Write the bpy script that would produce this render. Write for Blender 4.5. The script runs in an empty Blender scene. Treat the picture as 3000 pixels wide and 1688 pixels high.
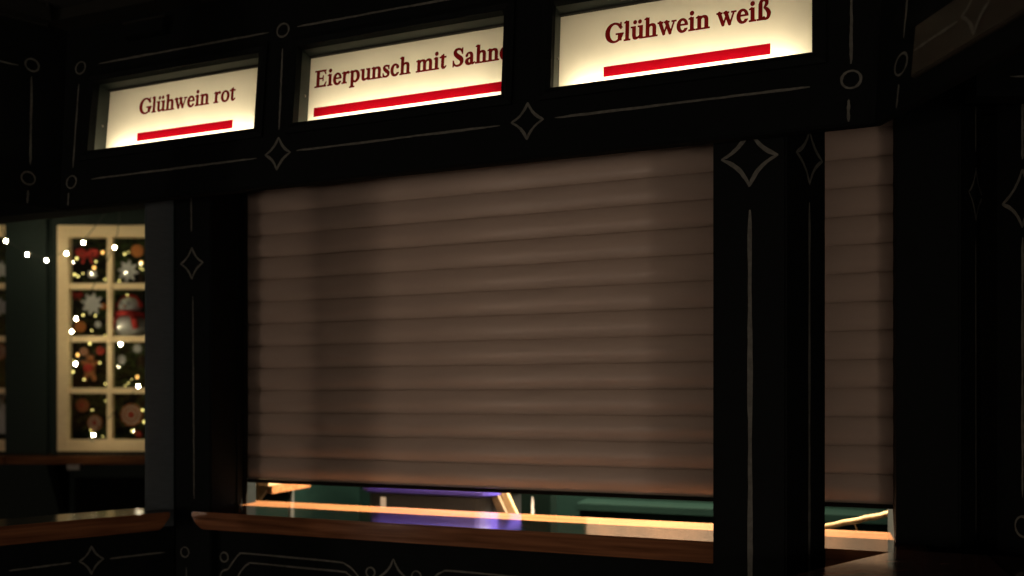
import bpy, bmesh, math, random
import numpy as np
from mathutils import Vector, Matrix

random.seed(7)
R = math.radians
scene = bpy.context.scene
col = scene.collection

# ------------------------------------------------------------------ camera
# World frame: x runs along the middle stall's front (right positive), -y points out of
# it into the courtyard, z is up.  The roller shutter hangs in the plane y = 0.
cam = bpy.data.cameras.new('Camera')
camo = bpy.data.objects.new('Camera', cam)
col.objects.link(camo)
camo.location = (0, -2.6, 1.55)
camo.rotation_euler = (R(90), 0, R(20))
cam.sensor_width = 36
cam.lens = 28.79
cam.shift_y = 0.109
cam.clip_start = 0.05
cam.clip_end = 300
cam.dof.use_dof = True
cam.dof.focus_distance = 2.15
cam.dof.aperture_fstop = 1.7
cam.dof.aperture_blades = 0
scene.camera = camo

# ------------------------------------------------------------------ sky, sun, exposure
SUN_AZ, SUN_EL = 20.0, 2.0            # the light comes from this side, low over the courtyard
world = bpy.data.worlds.new('World')
scene.world = world
world.use_nodes = True
wn = world.node_tree
bg = wn.nodes['Background']
sky = wn.nodes.new('ShaderNodeTexSky')
sky.sky_type = 'NISHITA'
sky.sun_disc = False
sky.sun_elevation = R(SUN_EL)
sky.sun_rotation = R(180 + SUN_AZ)
wn.links.new(sky.outputs[0], bg.inputs[0])
bg.inputs[1].default_value = 0.006

sun = bpy.data.lights.new('Sun', 'SUN')
sun.energy = 0.012
sun.angle = R(50)
sun.color = (1.0, 0.80, 0.62)
suno = bpy.data.objects.new('Sun', sun)
col.objects.link(suno)
d = Vector((math.sin(R(SUN_AZ)) * math.cos(R(SUN_EL)), math.cos(R(SUN_AZ)) * math.cos(R(SUN_EL)), -math.sin(R(SUN_EL))))
suno.rotation_euler = d.to_track_quat('-Z', 'Y').to_euler()
suno.location = (-1.5, -8, 3)

scene.view_settings.view_transform = 'Standard'
scene.view_settings.look = 'None'
scene.view_settings.exposure = 0.0
scene.view_settings.gamma = 1.0
scene.render.engine = 'CYCLES'
scene.cycles.use_denoising = True
scene.cycles.max_bounces = 10
scene.cycles.diffuse_bounces = 5
scene.cycles.transmission_bounces = 6
scene.cycles.transparent_max_bounces = 12
scene.cycles.caustics_reflective = False
scene.cycles.caustics_refractive = False

# ------------------------------------------------------------------ materials
def new_mat(name):
    m = bpy.data.materials.new(name)
    m.use_nodes = True
    n = m.node_tree
    n.nodes.clear()
    out = n.nodes.new('ShaderNodeOutputMaterial')
    return m, n, out

def noise_mat(name, c1, c2, scale=(8, 8, 8), nscale=1.0, rough=(0.4, 0.6), bump=0.1, bdist=0.002, spec=0.5, detail=6, coat=0.0):
    m, n, out = new_mat(name)
    b = n.nodes.new('ShaderNodeBsdfPrincipled')
    tc = n.nodes.new('ShaderNodeTexCoord')
    mp = n.nodes.new('ShaderNodeMapping'); mp.inputs['Scale'].default_value = scale
    nz = n.nodes.new('ShaderNodeTexNoise'); nz.inputs['Scale'].default_value = nscale; nz.inputs['Detail'].default_value = detail
    cr = n.nodes.new('ShaderNodeValToRGB')
    cr.color_ramp.elements[0].position = 0.3; cr.color_ramp.elements[1].position = 0.7
    cr.color_ramp.elements[0].color = (*c1, 1); cr.color_ramp.elements[1].color = (*c2, 1)
    mr = n.nodes.new('ShaderNodeMapRange')
    mr.inputs['To Min'].default_value = rough[0]; mr.inputs['To Max'].default_value = rough[1]
    bp = n.nodes.new('ShaderNodeBump'); bp.inputs['Strength'].default_value = bump; bp.inputs['Distance'].default_value = bdist
    L = n.links.new
    L(tc.outputs['Object'], mp.inputs['Vector']); L(mp.outputs[0], nz.inputs['Vector'])
    L(nz.outputs['Fac'], cr.inputs[0]); L(cr.outputs[0], b.inputs['Base Color'])
    L(nz.outputs['Fac'], mr.inputs['Value']); L(mr.outputs[0], b.inputs['Roughness'])
    L(nz.outputs['Fac'], bp.inputs['Height']); L(bp.outputs[0], b.inputs['Normal'])
    b.inputs['Specular IOR Level'].default_value = spec
    b.inputs['Coat Weight'].default_value = coat
    b.inputs['Coat Roughness'].default_value = 0.08
    L(b.outputs[0], out.inputs[0])
    return m

def emit_mat(name, colr, strength):
    m, n, out = new_mat(name)
    e = n.nodes.new('ShaderNodeEmission')
    e.inputs[0].default_value = (*colr, 1); e.inputs[1].default_value = strength
    n.links.new(e.outputs[0], out.inputs[0])
    return m

def film_mat(name, colr, dif, mix=0.25, mottled=0.0):
    """thin translucent sheet: light from behind comes through it"""
    m, n, out = new_mat(name)
    t = n.nodes.new('ShaderNodeBsdfTranslucent'); dd = n.nodes.new('ShaderNodeBsdfDiffuse')
    mx = n.nodes.new('ShaderNodeMixShader'); mx.inputs[0].default_value = mix
    t.inputs[0].default_value = (*colr, 1); dd.inputs[0].default_value = (*dif, 1)
    L = n.links.new
    if mottled:
        tc = n.nodes.new('ShaderNodeTexCoord'); nz = n.nodes.new('ShaderNodeTexNoise')
        nz.inputs['Scale'].default_value = 9; nz.inputs['Detail'].default_value = 5
        cr = n.nodes.new('ShaderNodeValToRGB')
        cr.color_ramp.elements[0].position = 0.35; cr.color_ramp.elements[1].position = 0.65
        cr.color_ramp.elements[0].color = (*[c * (1 - mottled) for c in colr], 1); cr.color_ramp.elements[1].color = (*colr, 1)
        L(tc.outputs['Object'], nz.inputs['Vector']); L(nz.outputs['Fac'], cr.inputs[0]); L(cr.outputs[0], t.inputs[0])
    L(t.outputs[0], mx.inputs[1]); L(dd.outputs[0], mx.inputs[2]); L(mx.outputs[0], out.inputs[0])
    return m

def glass_mat(name):
    m, n, out = new_mat(name)
    t = n.nodes.new('ShaderNodeBsdfTransparent'); g = n.nodes.new('ShaderNodeBsdfGlossy')
    g.inputs['Roughness'].default_value = 0.03
    fr = n.nodes.new('ShaderNodeFresnel'); fr.inputs[0].default_value = 1.45
    t.inputs[0].default_value = (0.93, 0.96, 0.94, 1)
    mx = n.nodes.new('ShaderNodeMixShader')
    L = n.links.new
    L(fr.outputs[0], mx.inputs[0]); L(t.outputs[0], mx.inputs[1]); L(g.outputs[0], mx.inputs[2]); L(mx.outputs[0], out.inputs[0])
    return m

M = {}
M['paint'] = noise_mat('dark_green_paint', (0.0022, 0.0034, 0.0038), (0.0042, 0.0056, 0.0062), (3, 3, 30), 6, (0.7, 0.9), 0.25, 0.001, 0.08)
M['skylit_paint'] = noise_mat('paint_with_sky_tint', (0.046, 0.062, 0.072), (0.060, 0.078, 0.090), (3, 3, 25), 6, (0.55, 0.75), 0.2, 0.001, 0.3)  # bluish skylight on the left hatch post is mixed into this colour
M['farpaint'] = noise_mat('green_board_paint', (0.007, 0.016, 0.0135), (0.011, 0.022, 0.019), (3, 3, 20), 5, (0.6, 0.8), 0.2, 0.001, 0.3)
M['teal'] = noise_mat('teal_paint', (0.0005, 0.0032, 0.0027), (0.0008, 0.0043, 0.0036), (3, 3, 20), 5, (0.7, 0.9), 0.2, 0.001, 0.04)
M['stroke'] = noise_mat('cream_brush_paint', (0.060, 0.063, 0.056), (0.110, 0.114, 0.102), (22, 22, 22), 3, (0.6, 0.8), 0.3, 0.0005, 0.3)
M['trim'] = noise_mat('trim_paint', (0.007, 0.008, 0.0065), (0.012, 0.0125, 0.0105), (6, 6, 30), 5, (0.45, 0.65), 0.2, 0.001, 0.3)
M['boxgreen'] = noise_mat('sign_recess_paint', (0.014, 0.024, 0.021), (0.021, 0.034, 0.030), (8, 8, 8), 5, (0.4, 0.6), 0.2, 0.001, 0.5)
M['lit_rail'] = noise_mat('rail_paint_lit', (0.017, 0.0145, 0.0100), (0.026, 0.022, 0.015), (6, 6, 30), 5, (0.5, 0.7), 0.2, 0.001, 0.4)  # warm light on the right fascia strip is put into this colour
M['white'] = noise_mat('white_lining', (0.36, 0.35, 0.33), (0.42, 0.41, 0.39), (5, 5, 5), 3, (0.6, 0.8), 0.05, 0.001, 0.3)
M['panel'] = film_mat('opal_sign_sheet', (0.82, 0.78, 0.66), (0.55, 0.53, 0.46), 0.2, 0.07)
M['filmred'] = film_mat('red_sign_film', (0.27, 0.002, 0.010), (0.26, 0.01, 0.015), 0.1)
M['filmtext'] = film_mat('maroon_sign_film', (0.15, 0.005, 0.007), (0.09, 0.004, 0.004), 0.1)
M['tube'] = emit_mat('warm_tube_glow', (1.0, 0.85, 0.59), 26)
M['shutter'] = noise_mat('beige_slat_paint', (0.385, 0.31, 0.262), (0.455, 0.37, 0.312), (1.2, 9, 9), 2.2, (0.31, 0.44), 0.35, 0.0012, 0.34)
M['rubber'] = noise_mat('black_rubber', (0.005, 0.0045, 0.004), (0.008, 0.007, 0.006), (8, 8, 8), 8, (0.6, 0.8), 0.1, 0.002, 0.04)
M['rail'] = noise_mat('guide_rail_metal', (0.03, 0.03, 0.03), (0.05, 0.05, 0.048), (8, 8, 40), 5, (0.35, 0.5), 0.1)
M['wood'] = noise_mat('varnished_counter_wood', (0.076, 0.029, 0.012), (0.205, 0.086, 0.038), (1.6, 30, 30), 2.0, (0.06, 0.14), 0.12, 0.0006, 0.5, 9, 0.0)
M['sheen_wood'] = noise_mat('counter_wood_sheen', (0.30, 0.13, 0.10), (0.42, 0.19, 0.15), (18, 3.0, 18), 2.2, (0.12, 0.24), 0.12, 0.001, 0.5, 9, 0.35)  # reddish reflection on the counter top is put into the wood colour
M['palewood'] = noise_mat('pale_pine', (0.20, 0.12, 0.06), (0.30, 0.19, 0.10), (20, 20, 2), 2.5, (0.5, 0.7), 0.2)
M['brownboard'] = noise_mat('brown_wall_boards', (0.020, 0.010, 0.005), (0.075, 0.036, 0.018), (3, 3, 1.2), 2.5, (0.6, 0.8), 0.2)
M['rope'] = noise_mat('jute_rope', (0.16, 0.10, 0.045), (0.27, 0.18, 0.09), (60, 60, 60), 4, (0.8, 0.95), 0.5, 0.002)
M['black'] = noise_mat('black_plastic', (0.010, 0.010, 0.012), (0.018, 0.018, 0.020), (10, 10, 10), 5, (0.35, 0.5), 0.1)
M['purple'] = noise_mat('violet_plastic', (0.034, 0.024, 0.21), (0.045, 0.03, 0.26), (10, 10, 10), 5, (0.35, 0.5), 0.1)
M['label'] = noise_mat('white_label', (0.65, 0.65, 0.68), (0.75, 0.75, 0.78), (10, 10, 10), 5, (0.4, 0.6), 0.05)
M['metal'] = noise_mat('grey_metal', (0.20, 0.19, 0.18), (0.30, 0.29, 0.27), (10, 10, 10), 5, (0.3, 0.5), 0.1)
M['cream'] = noise_mat('cream_window_paint', (0.76, 0.61, 0.36), (0.82, 0.67, 0.41), (4, 4, 15), 5, (0.5, 0.7), 0.15, 0.001)
M['glass'] = glass_mat('window_glass')
M['fir'] = noise_mat('fir_needles', (0.07, 0.14, 0.035), (0.12, 0.20, 0.055), (9, 9, 9), 3, (0.6, 0.8), 0.1)
M['twig'] = noise_mat('brown_twig', (0.05, 0.03, 0.015), (0.09, 0.055, 0.03), (9, 9, 9), 3, (0.8, 0.9), 0.3)
M['snow'] = noise_mat('white_felt', (0.55, 0.55, 0.55), (0.70, 0.69, 0.67), (40, 40, 40), 4, (0.85, 0.95), 0.4, 0.002)
M['ginger'] = noise_mat('gingerbread', (0.30, 0.105, 0.035), (0.42, 0.16, 0.06), (30, 30, 30), 4, (0.8, 0.95), 0.4, 0.002)
M['red'] = noise_mat('red_felt', (0.38, 0.025, 0.02), (0.50, 0.04, 0.03), (30, 30, 30), 4, (0.8, 0.95), 0.4, 0.002)
M['orange'] = noise_mat('orange_slice', (0.55, 0.17, 0.03), (0.68, 0.25, 0.05), (30, 30, 30), 4, (0.6, 0.8), 0.3, 0.002)
M['bulb'] = emit_mat('warm_bulb_glow', (1.0, 0.84, 0.52), 250)
M['globe'] = emit_mat('added_globe_glow', (1.0, 0.77, 0.60), 158)
M['fairy'] = emit_mat('fairy_bulb_glow', (1.0, 0.82, 0.24), 3.6)
M['amber'] = emit_mat('amber_bulb_glow', (1.0, 0.50, 0.12), 3)
M['lamp'] = emit_mat('stall_lamp_glow', (1.0, 0.74, 0.42), 60)
M['wire'] = noise_mat('dark_cable', (0.012, 0.014, 0.012), (0.02, 0.022, 0.02), (10, 10, 10), 4, (0.5, 0.7), 0.1)
M['pave'] = noise_mat('wet_paving', (0.035, 0.033, 0.031), (0.07, 0.066, 0.06), (3, 3, 3), 4, (0.3, 0.6), 0.4, 0.004)
M['roof'] = noise_mat('roof_boards', (0.010, 0.011, 0.010), (0.018, 0.018, 0.016), (2, 20, 20), 3, (0.6, 0.8), 0.3)

# ------------------------------------------------------------------ mesh helpers
def frame(o, x, n):
    """a flat drawing frame: (a, b, h) -> o + a*x + b*Z + h*n"""
    o = Vector(o); x = Vector(x).normalized(); n = Vector(n).normalized()
    return lambda a, b, h: o + x * a + Vector((0, 0, b)) + n * h
FLAT = frame((0, 0, 0), (1, 0, 0), (0, -1, 0))

class MB:
    def __init__(self): self.v = []; self.f = []
    def add(self, vs, fs):
        k = len(self.v)
        self.v += [tuple(p) for p in vs]; self.f += [tuple(i + k for i in q) for q in fs]
        return self
    def box(self, x0, x1, y0, y1, z0, z1):
        return self.add([(x0, y0, z0), (x1, y0, z0), (x1, y1, z0), (x0, y1, z0), (x0, y0, z1), (x1, y0, z1), (x1, y1, z1), (x0, y1, z1)],
                        [(3, 2, 1, 0), (4, 5, 6, 7), (0, 1, 5, 4), (1, 2, 6, 5), (2, 3, 7, 6), (3, 0, 4, 7)])
    def prism(self, pts, fn0, fn1):
        """pts: closed 2-D outline; fn0/fn1 place its two ends"""
        n = len(pts)
        vs = [fn0(*p) for p in pts] + [fn1(*p) for p in pts]
        return self.add(vs, [tuple(range(n))[::-1], tuple(range(n, 2 * n))] + [(i, (i + 1) % n, n + (i + 1) % n, n + i) for i in range(n)])
    def tube(self, pts, r, n=8, cap=True):
        pts = [Vector(p) for p in pts]
        rs = r if isinstance(r, (list, tuple)) else [r] * len(pts)
        vs = []; fs = []
        for i, p in enumerate(pts):
            t = (pts[min(i + 1, len(pts) - 1)] - pts[max(i - 1, 0)]).normalized()
            a = Vector((0, 0, 1)) if abs(t.z) < 0.9 else Vector((1, 0, 0))
            u = t.cross(a).normalized(); w = t.cross(u)
            for k in range(n):
                an = 2 * math.pi * k / n
                vs.append(p + (u * math.cos(an) + w * math.sin(an)) * rs[i])
        for i in range(len(pts) - 1):
            for k in range(n):
                fs.append((i * n + k, i * n + (k + 1) % n, (i + 1) * n + (k + 1) % n, (i + 1) * n + k))
        if cap: fs += [tuple(range(n))[::-1], tuple(range((len(pts) - 1) * n, len(pts) * n))]
        return self.add(vs, fs)
    def ball(self, c, r, nu=10, nv=7, sz=1.0):
        vs = [(c[0], c[1], c[2] - r * sz)]; fs = []
        for j in range(1, nv):
            ph = -math.pi / 2 + math.pi * j / nv
            for i in range(nu):
                th = 2 * math.pi * i / nu
                vs.append((c[0] + r * math.cos(ph) * math.cos(th), c[1] + r * math.cos(ph) * math.sin(th), c[2] + r * sz * math.sin(ph)))
        vs.append((c[0], c[1], c[2] + r * sz)); top = len(vs) - 1
        for i in range(nu):
            fs.append((0, 1 + (i + 1) % nu, 1 + i))
            fs.append((top, 1 + (nv - 2) * nu + i, 1 + (nv - 2) * nu + (i + 1) % nu))
        for j in range(nv - 2):
            for i in range(nu):
                fs.append((1 + j * nu + i, 1 + j * nu + (i + 1) % nu, 1 + (j + 1) * nu + (i + 1) % nu, 1 + (j + 1) * nu + i))
        return self.add(vs, fs)
    def ribbon(self, fr, pts, w, h=0.0025, closed=False, taper=True, wob=0.10):
        """a brush stroke of paint lying h above a surface"""
        P = [Vector((p[0], p[1])) for p in pts]; n = len(P)
        vs = []; fs = []; ph = random.uniform(0, 6.28); fq = random.uniform(.25, .6)
        for i in range(n):
            a = P[(i - 1) % n] if (closed or i > 0) else P[i]
            b = P[(i + 1) % n] if (closed or i < n - 1) else P[i]
            t = (b - a).normalized(); nn = Vector((-t.y, t.x))
            ww = w * 0.5 * (1 + random.uniform(-wob, wob) + .16 * math.sin(ph + fq * i))
            if taper and not closed:
                e = min(i, n - 1 - i)
                ww *= (0.35, 0.75, 0.95)[e] if e < 3 else 1
            q1 = P[i] + nn * ww; q2 = P[i] - nn * ww
            vs += [fr(q1.x, q1.y, h), fr(q2.x, q2.y, h)]
        m = n if closed else n - 1
        for i in range(m):
            j = (i + 1) % n
            fs.append((2 * i, 2 * i + 1, 2 * j + 1, 2 * j))
        return self.add(vs, fs)
    def line(self, fr, p0, p1, w=0.0065, n=28, h=0.0025, jig=0.0006):
        pts = []
        for i in range(n + 1):
            t = i / n
            if i in (0, n): pass
            pts.append((p0[0] + (p1[0] - p0[0]) * t + random.uniform(-jig, jig), p0[1] + (p1[1] - p0[1]) * t + random.uniform(-jig, jig)))
        # short first and last steps give rounded brush ends
        return self.ribbon(fr, pts, w, h)
    def ring(self, fr, c, rx, rz, w=0.006, h=0.0025):
        pts = []
        for i in range(28):
            a = 2 * math.pi * i / 28
            pts.append((c[0] + rx * math.cos(a), c[1] + rz * math.sin(a)))
        return self.ribbon(fr, pts, w, h, closed=True, wob=0.18)
    def star(self, fr, c, hw, hh, w=0.007, h=0.0025):
        tips = [(0, hh), (hw, 0), (0, -hh), (-hw, 0)]
        for k in range(4):
            a = tips[k]; b = tips[(k + 1) % 4]
            ctl = ((a[0] + b[0]) * 0.27, (a[1] + b[1]) * 0.27)
            pts = []
            for i in range(15):
                t = i / 14
                pts.append((c[0] + (1 - t) ** 2 * a[0] + 2 * t * (1 - t) * ctl[0] + t * t * b[0] + random.uniform(-.0004, .0004),
                            c[1] + (1 - t) ** 2 * a[1] + 2 * t * (1 - t) * ctl[1] + t * t * b[1] + random.uniform(-.0004, .0004)))
            self.ribbon(fr, pts, w, h + 0.0004 * k, taper=True)
        return self
    def build(self, name, mat, parent=None, smooth=False, bevel=0.0, loc=None, rot=None):
        me = bpy.data.meshes.new(name)
        me.from_pydata(self.v, [], self.f)
        bm = bmesh.new(); bm.from_mesh(me)
        if bevel: 
            bmesh.ops.bevel(bm, geom=[e for e in bm.edges if len(e.link_faces) == 2 and e.calc_face_angle(0) > 0.5], offset=bevel, segments=2, affect='EDGES')
        bmesh.ops.recalc_face_normals(bm, faces=bm.faces)
        bm.to_mesh(me); bm.free()
        if smooth:
            for p in me.polygons: p.use_smooth = True
        me.materials.append(M[mat])
        return link(name, me, parent, loc, rot)

def link(name, me, parent=None, loc=None, rot=None):
    o = bpy.data.objects.new(name, me)
    col.objects.link(o)
    if parent: o.parent = parent
    if loc is not None: o.location = loc
    if rot is not None: o.rotation_euler = rot
    return o

def tag(o, label, cat, group=None):
    o['label'] = label; o['category'] = cat
    if group: o['group'] = group
    return o

def thing(name, label, cat, loc=(0, 0, 0), rot=(0, 0, 0), group=None):
    o = bpy.data.objects.new(name, None)
    o.empty_display_size = 0.1
    col.objects.link(o)
    o.location = loc; o.rotation_euler = rot
    return tag(o, label, cat, group)

def catmull(P, n=6):
    out = []
    for i in range(len(P) - 1):
        p0 = P[max(i - 1, 0)]; p1 = P[i]; p2 = P[i + 1]; p3 = P[min(i + 2, len(P) - 1)]
        for k in range(n):
            t = k / n
            out.append(tuple(0.5 * (2 * b + (c - a) * t + (2 * a - 5 * b + 4 * c - e) * t * t + (3 * b - a - 3 * c + e) * t ** 3) for a, b, c, e in zip(p0, p1, p2, p3)))
    out.append(tuple(P[-1]))
    return out

TILT = 0.10           # the fascia boards lean back
ST, CT = math.sin(TILT), math.cos(TILT)
TOP = 0.70            # height of the fascia along its slope
ZC = 1.151            # top of all serving counters

def plate(mb, xs, zs, holes, th, el=0.0, er=0.0):
    """upright board in x/z with rectangular holes; its ends follow the mitre of a 120 degree corner"""
    def X(i, z, y):
        e = z * ST * 0.577
        if i == 0: return xs[0] - el * (e + y * 0.577)
        if i == len(xs) - 1: return xs[-1] + er * (e + y * 0.577)
        return xs[i]
    V = {}
    for y in (0, th):
        for i in range(len(xs)):
            for j in range(len(zs)):
                V[(i, j, y)] = len(V)
    vs = [None] * len(V)
    for (i, j, y), k in V.items(): vs[k] = (X(i, zs[j], y), y, zs[j])
    solid = lambda i, j: 0 <= i < len(xs) - 1 and 0 <= j < len(zs) - 1 and (i, j) not in holes
    fs = []
    for i in range(len(xs) - 1):
        for j in range(len(zs) - 1):
            if not solid(i, j): continue
            fs.append((V[(i, j, 0)], V[(i + 1, j, 0)], V[(i + 1, j + 1, 0)], V[(i, j + 1, 0)]))
            fs.append((V[(i, j, th)], V[(i, j + 1, th)], V[(i + 1, j + 1, th)], V[(i + 1, j, th)]))
            for (di, dj, a, b) in ((-1, 0, (i, j), (i, j + 1)), (1, 0, (i + 1, j), (i + 1, j + 1)), (0, -1, (i, j), (i + 1, j)), (0, 1, (i, j + 1), (i + 1, j + 1))):
                if not solid(i + di, j + dj):
                    fs.append((V[(*a, 0)], V[(*b, 0)], V[(*b, th)], V[(*a, th)]))
    return mb.add(vs, fs)

def hex_column(parent, cx, cy, r, z0, z1, mat='paint', square_left=False):
    mb = MB()
    pts = [(cx + r * math.cos(R(60 * k)), cy + r * math.sin(R(60 * k))) for k in range(6)]
    if square_left:                     # straight left side, slightly longer right faces
        pts = [(cx + r * 1.035, cy + r * .06), (cx + r * .5, cy + r * .866), (cx - r * .5, cy + r * .866), (cx - r * .5, cy - r * .866), (cx + r * .5, cy - r * .866)]
    mb.prism(pts, lambda x, y: (x, y, z0), lambda x, y: (x, y, z1))
    return mb.build('column', mat, parent, bevel=0.004)

# ------------------------------------------------------------------ ground
gr = MB(); gr.box(-40, 40, -40, 40, -0.2, 0.0)
g = gr.build('ground', 'pave'); g['kind'] = 'structure'

# ================================================================== the middle stall
stall = thing('market_stall', 'dark green mulled wine stall in the middle with three lit signs on its fascia', 'market stall', (0, 0, 0))
S = [(-2.300, -1.620), (-1.480, -0.800), (-0.660, 0.006)]      # sign openings along the fascia
V0, V1 = 0.191, 0.439
fas = plate(MB(), [-2.408, S[0][0], S[0][1], S[1][0], S[1][1], S[2][0], S[2][1], 0.1426], [0, V0, V1, TOP], {(1, 1), (3, 1), (5, 1)}, 0.022, 1, 1)
fascia = fas.build('fascia', 'paint', stall, loc=(0, -0.5, 2.2), rot=(-TILT, 0, 0))
MB().box(-2.395, 0.13, -0.008, -0.0005, 0.0005, 0.040).build('bead', 'paint', fascia, bevel=0.003)
cm = MB(); plate(cm, [-2.50, 0.23], [0, 0.055], set(), 0.055)
cm.build('cornice', 'trim', fascia, bevel=0.008, loc=(0, -0.055, 0.645))

def stroke(name, parent, fn, mat='stroke'):
    mb = MB(); fn(mb); return mb.build(name, mat, parent)
F = FLAT
for p0, p1 in [((-2.285, .501), (-1.590, .501)), ((-1.487, .503), (-0.765, .503)), ((-0.665, .503), (0.0, .503)),
               ((-2.275, .093), (-1.606, .096)), ((-1.462, .105), (-0.802, .105)), ((-0.645, .108), (0.0, .107)),
               ((-2.368, .440), (-2.362, .140)), ((-1.536, .440), (-1.530, .178)), ((0.095, .48), (0.092, .152)),
               ((-2.362, .050), (-2.360, .006)), ((0.086, .060), (0.085, .006))]:
    stroke('painted_line', fascia, lambda m: m.line(F, p0, p1, 0.0066, h=.0025 if p1[1] > .02 else .0105))
for c in [(-2.367, .498), (-2.363, .091), (-1.539, .500), (-0.72, .503), (0.092, .113), (0.094, .52)]:
    stroke('painted_ring', fascia, lambda m: m.ring(F, c, .0215, .0215, .0058))
for c in [(-1.529, .102), (-0.723, .108)]:
    stroke('painted_star', fascia, lambda m: m.star(F, c, .047, .053, .0075))

# lintel behind the fascia; it runs on to the left over the passage
MB().box(-5.2, 0.9, 0.0, 0.10, 2.349, 2.62).build('lintel', 'paint', stall)
# ceiling boards between fascia and lintel, and the roof
MB().box(-2.42, 1.6, -0.40, 1.5, 2.625, 2.66).build('ceiling', 'roof', stall)
MB().box(-2.62, 1.6, -0.62, 1.6, 2.90, 2.97).build('roof', 'roof', stall)

# corner post at the left of the hatch
post = MB().box(-2.189, -2.028, -0.20, 0.06, 0.0, 2.60).build('corner_post', 'paint', stall, bevel=0.004)
PF = frame((0, -0.2, 0), (1, 0, 0), (0, -1, 0))
stroke('painted_line', post, lambda m: m.line(PF, (-2.114, 2.34), (-2.112, 2.160), .0055))
stroke('painted_star', post, lambda m: m.star(PF, (-2.110, 2.045), .052, .058, .0065))
stroke('painted_line', post, lambda m: m.line(PF, (-2.106, 1.926), (-2.100, 1.19), .0055))
stroke('painted_ring', post, lambda m: m.ring(PF, (-2.142, 0.994), .018, .018, .004))
stroke('painted_line', post, lambda m: m.line(PF, (-2.135, 0.94), (-2.133, 0.5), .005))
MB().box(-2.040, -2.0235, -0.06, -0.035, ZC + .001, 2.60).build('jamb_moulding', 'paint', stall)

# hexagonal columns
c1 = hex_column(stall, -0.1470, -0.2640, 0.180, 0, 2.36, square_left=True)
CF = frame((-0.147, -0.264 - 0.1559, 0), (1, 0, 0), (0, -1, 0))
SD = (0.5, 0.866, 0); SN = (0.866, -0.5, 0)
CS = frame((-0.147 + 0.09, -0.264 - 0.1559, 0), SD, SN)
stroke('painted_star', c1, lambda m: m.star(CF, (0.001, 2.170), .070, .075, .010))
stroke('painted_line', c1, lambda m: m.line(CF, (0.002, 2.036), (0.004, 0.35), .0115, 50))
stroke('painted_star', c1, lambda m: m.star(CS, (0.107, 2.183), .066, .073, .009))
stroke('painted_line', c1, lambda m: m.line(CS, (0.107, 2.064), (0.106, 0.35), .0100, 50))
c2 = hex_column(stall, 0.3035, 0.0360, 0.157, 0, 2.62, square_left=True)
C2S = frame((0.3035 + 0.0785, 0.036 - 0.136, 0), SD, SN)
stroke('painted_line', c2, lambda m: m.line(C2S, (0.099, 2.40), (0.099, 2.240), .0065))
stroke('painted_star', c2, lambda m: m.star(C2S, (0.099, 2.121), .052, .075, .0075))
stroke('painted_line', c2, lambda m: m.line(C2S, (0.099, 2.000), (0.101, 1.178), .0065, 40))

# serving counter: thick varnished plank with a cut lower corner at its left end
out = [(-2.072, ZC), (-2.074, ZC - .016), (-2.052, ZC - .044), (-2.032, ZC - .058), (-2.02, ZC - .061), (0.30, ZC - .061), (0.30, ZC)]
MB().prism(out, lambda x, z: (x, -0.250, z), lambda x, z: (x, 0.105, z)).build('counter', 'wood', stall, bevel=0.004)

# front boards below the counter, with the painted cartouche
fw = MB().box(-2.028, 0.20, -0.16, -0.12, 0.0, ZC - .062).build('front_wall', 'paint', stall)
WF = frame((0, -0.16, 0), (1, 0, 0), (0, -1, 0))
oc = [(-2.058 + .035, 0.86), (-2.020, 0.895), (-2.012, .921), (-1.998, .931), (-1.985, .9345), (-1.975, .9455), (-1.953, .973), (-1.934, .9916), (-1.9104, .9975), (-1.72, .9955), (-1.5244, .9925), (-1.4914, .9857), (-1.468, .973), (-1.4448, .9503), (-1.425, .92), (-1.42, .86)]
ic = [(-1.95, .87), (-1.9364, .9163), (-1.9156, .9436), (-1.8949, .96), (-1.8692, .9648), (-1.69, .9625), (-1.5102, .9606), (-1.4867, .9554), (-1.468, .940), (-1.455, .90), (-1.452, .86)]
rc = [(-1.19, .86), (-1.178, .93), (-1.1542, .9701), (-1.1284, .9873), (-1.1028, .9922), (-0.946, .9908), (-0.75, .988), (-.64, .975), (-.60, .93), (-.59, .86)]
ri = [(-1.155, .86), (-1.14, .93), (-1.112, .955), (-1.08, .9605), (-.9, .958), (-.70, .957), (-.64, .935), (-.63, .86)]
for cv in (oc, ic, rc, ri):
    stroke('painted_scroll', fw, lambda m: m.ribbon(WF, catmull(cv, 8), .0058))
stroke('painted_star', fw, lambda m: m.star(WF, (-1.309, 0.955), .055, .063, .0065))
for c, r in [((-2.0, .978), .017), ((-1.3964, .966), .0165), ((-1.224, .966), .0165)]:
    stroke('painted_ring', fw, lambda m: m.ring(WF, c, r, r, .0055))

# inside of the stall, seen through the gap below the shutter
bw = MB(); bw.box(-2.40, 1.0, 1.40, 1.45, 0, 2.62); bw.build('back_wall', 'teal', stall)
lw = MB(); lw.box(-2.40, -2.36, 0.07, 1.399, 0, 2.62); lw.build('side_wall', 'teal', stall)
MB().box(1.0, 1.05, 0.05, 1.45, 0, 2.62).build('side_wall', 'teal', stall)
MB().box(-2.40, -2.19, 0.02, 0.065, 0, 2.62).build('side_wall', 'teal', stall)
MB().box(0.40, 1.0, 0.02, 0.065, 0, 2.62).build('side_wall', 'paint', stall)
ip = MB().box(-1.196, -1.060, 0.80, 0.90, 0, 2.62).build('inner_post', 'teal', stall, bevel=0.004)
stroke('painted_line', ip, lambda m: m.line(frame((0, .8, 0), (1, 0, 0), (0, -1, 0)), (-1.141, 1.125), (-1.141, .40), .013), 'label')
MB().box(-0.10, -0.04, 0.48, 0.54, 0, 2.62).build('inner_post', 'teal', stall, bevel=0.004)
MB().box(-2.3595, -2.345, 0.735, 0.760, 0.2, 2.3).build('pipe', 'rail', stall)
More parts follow.
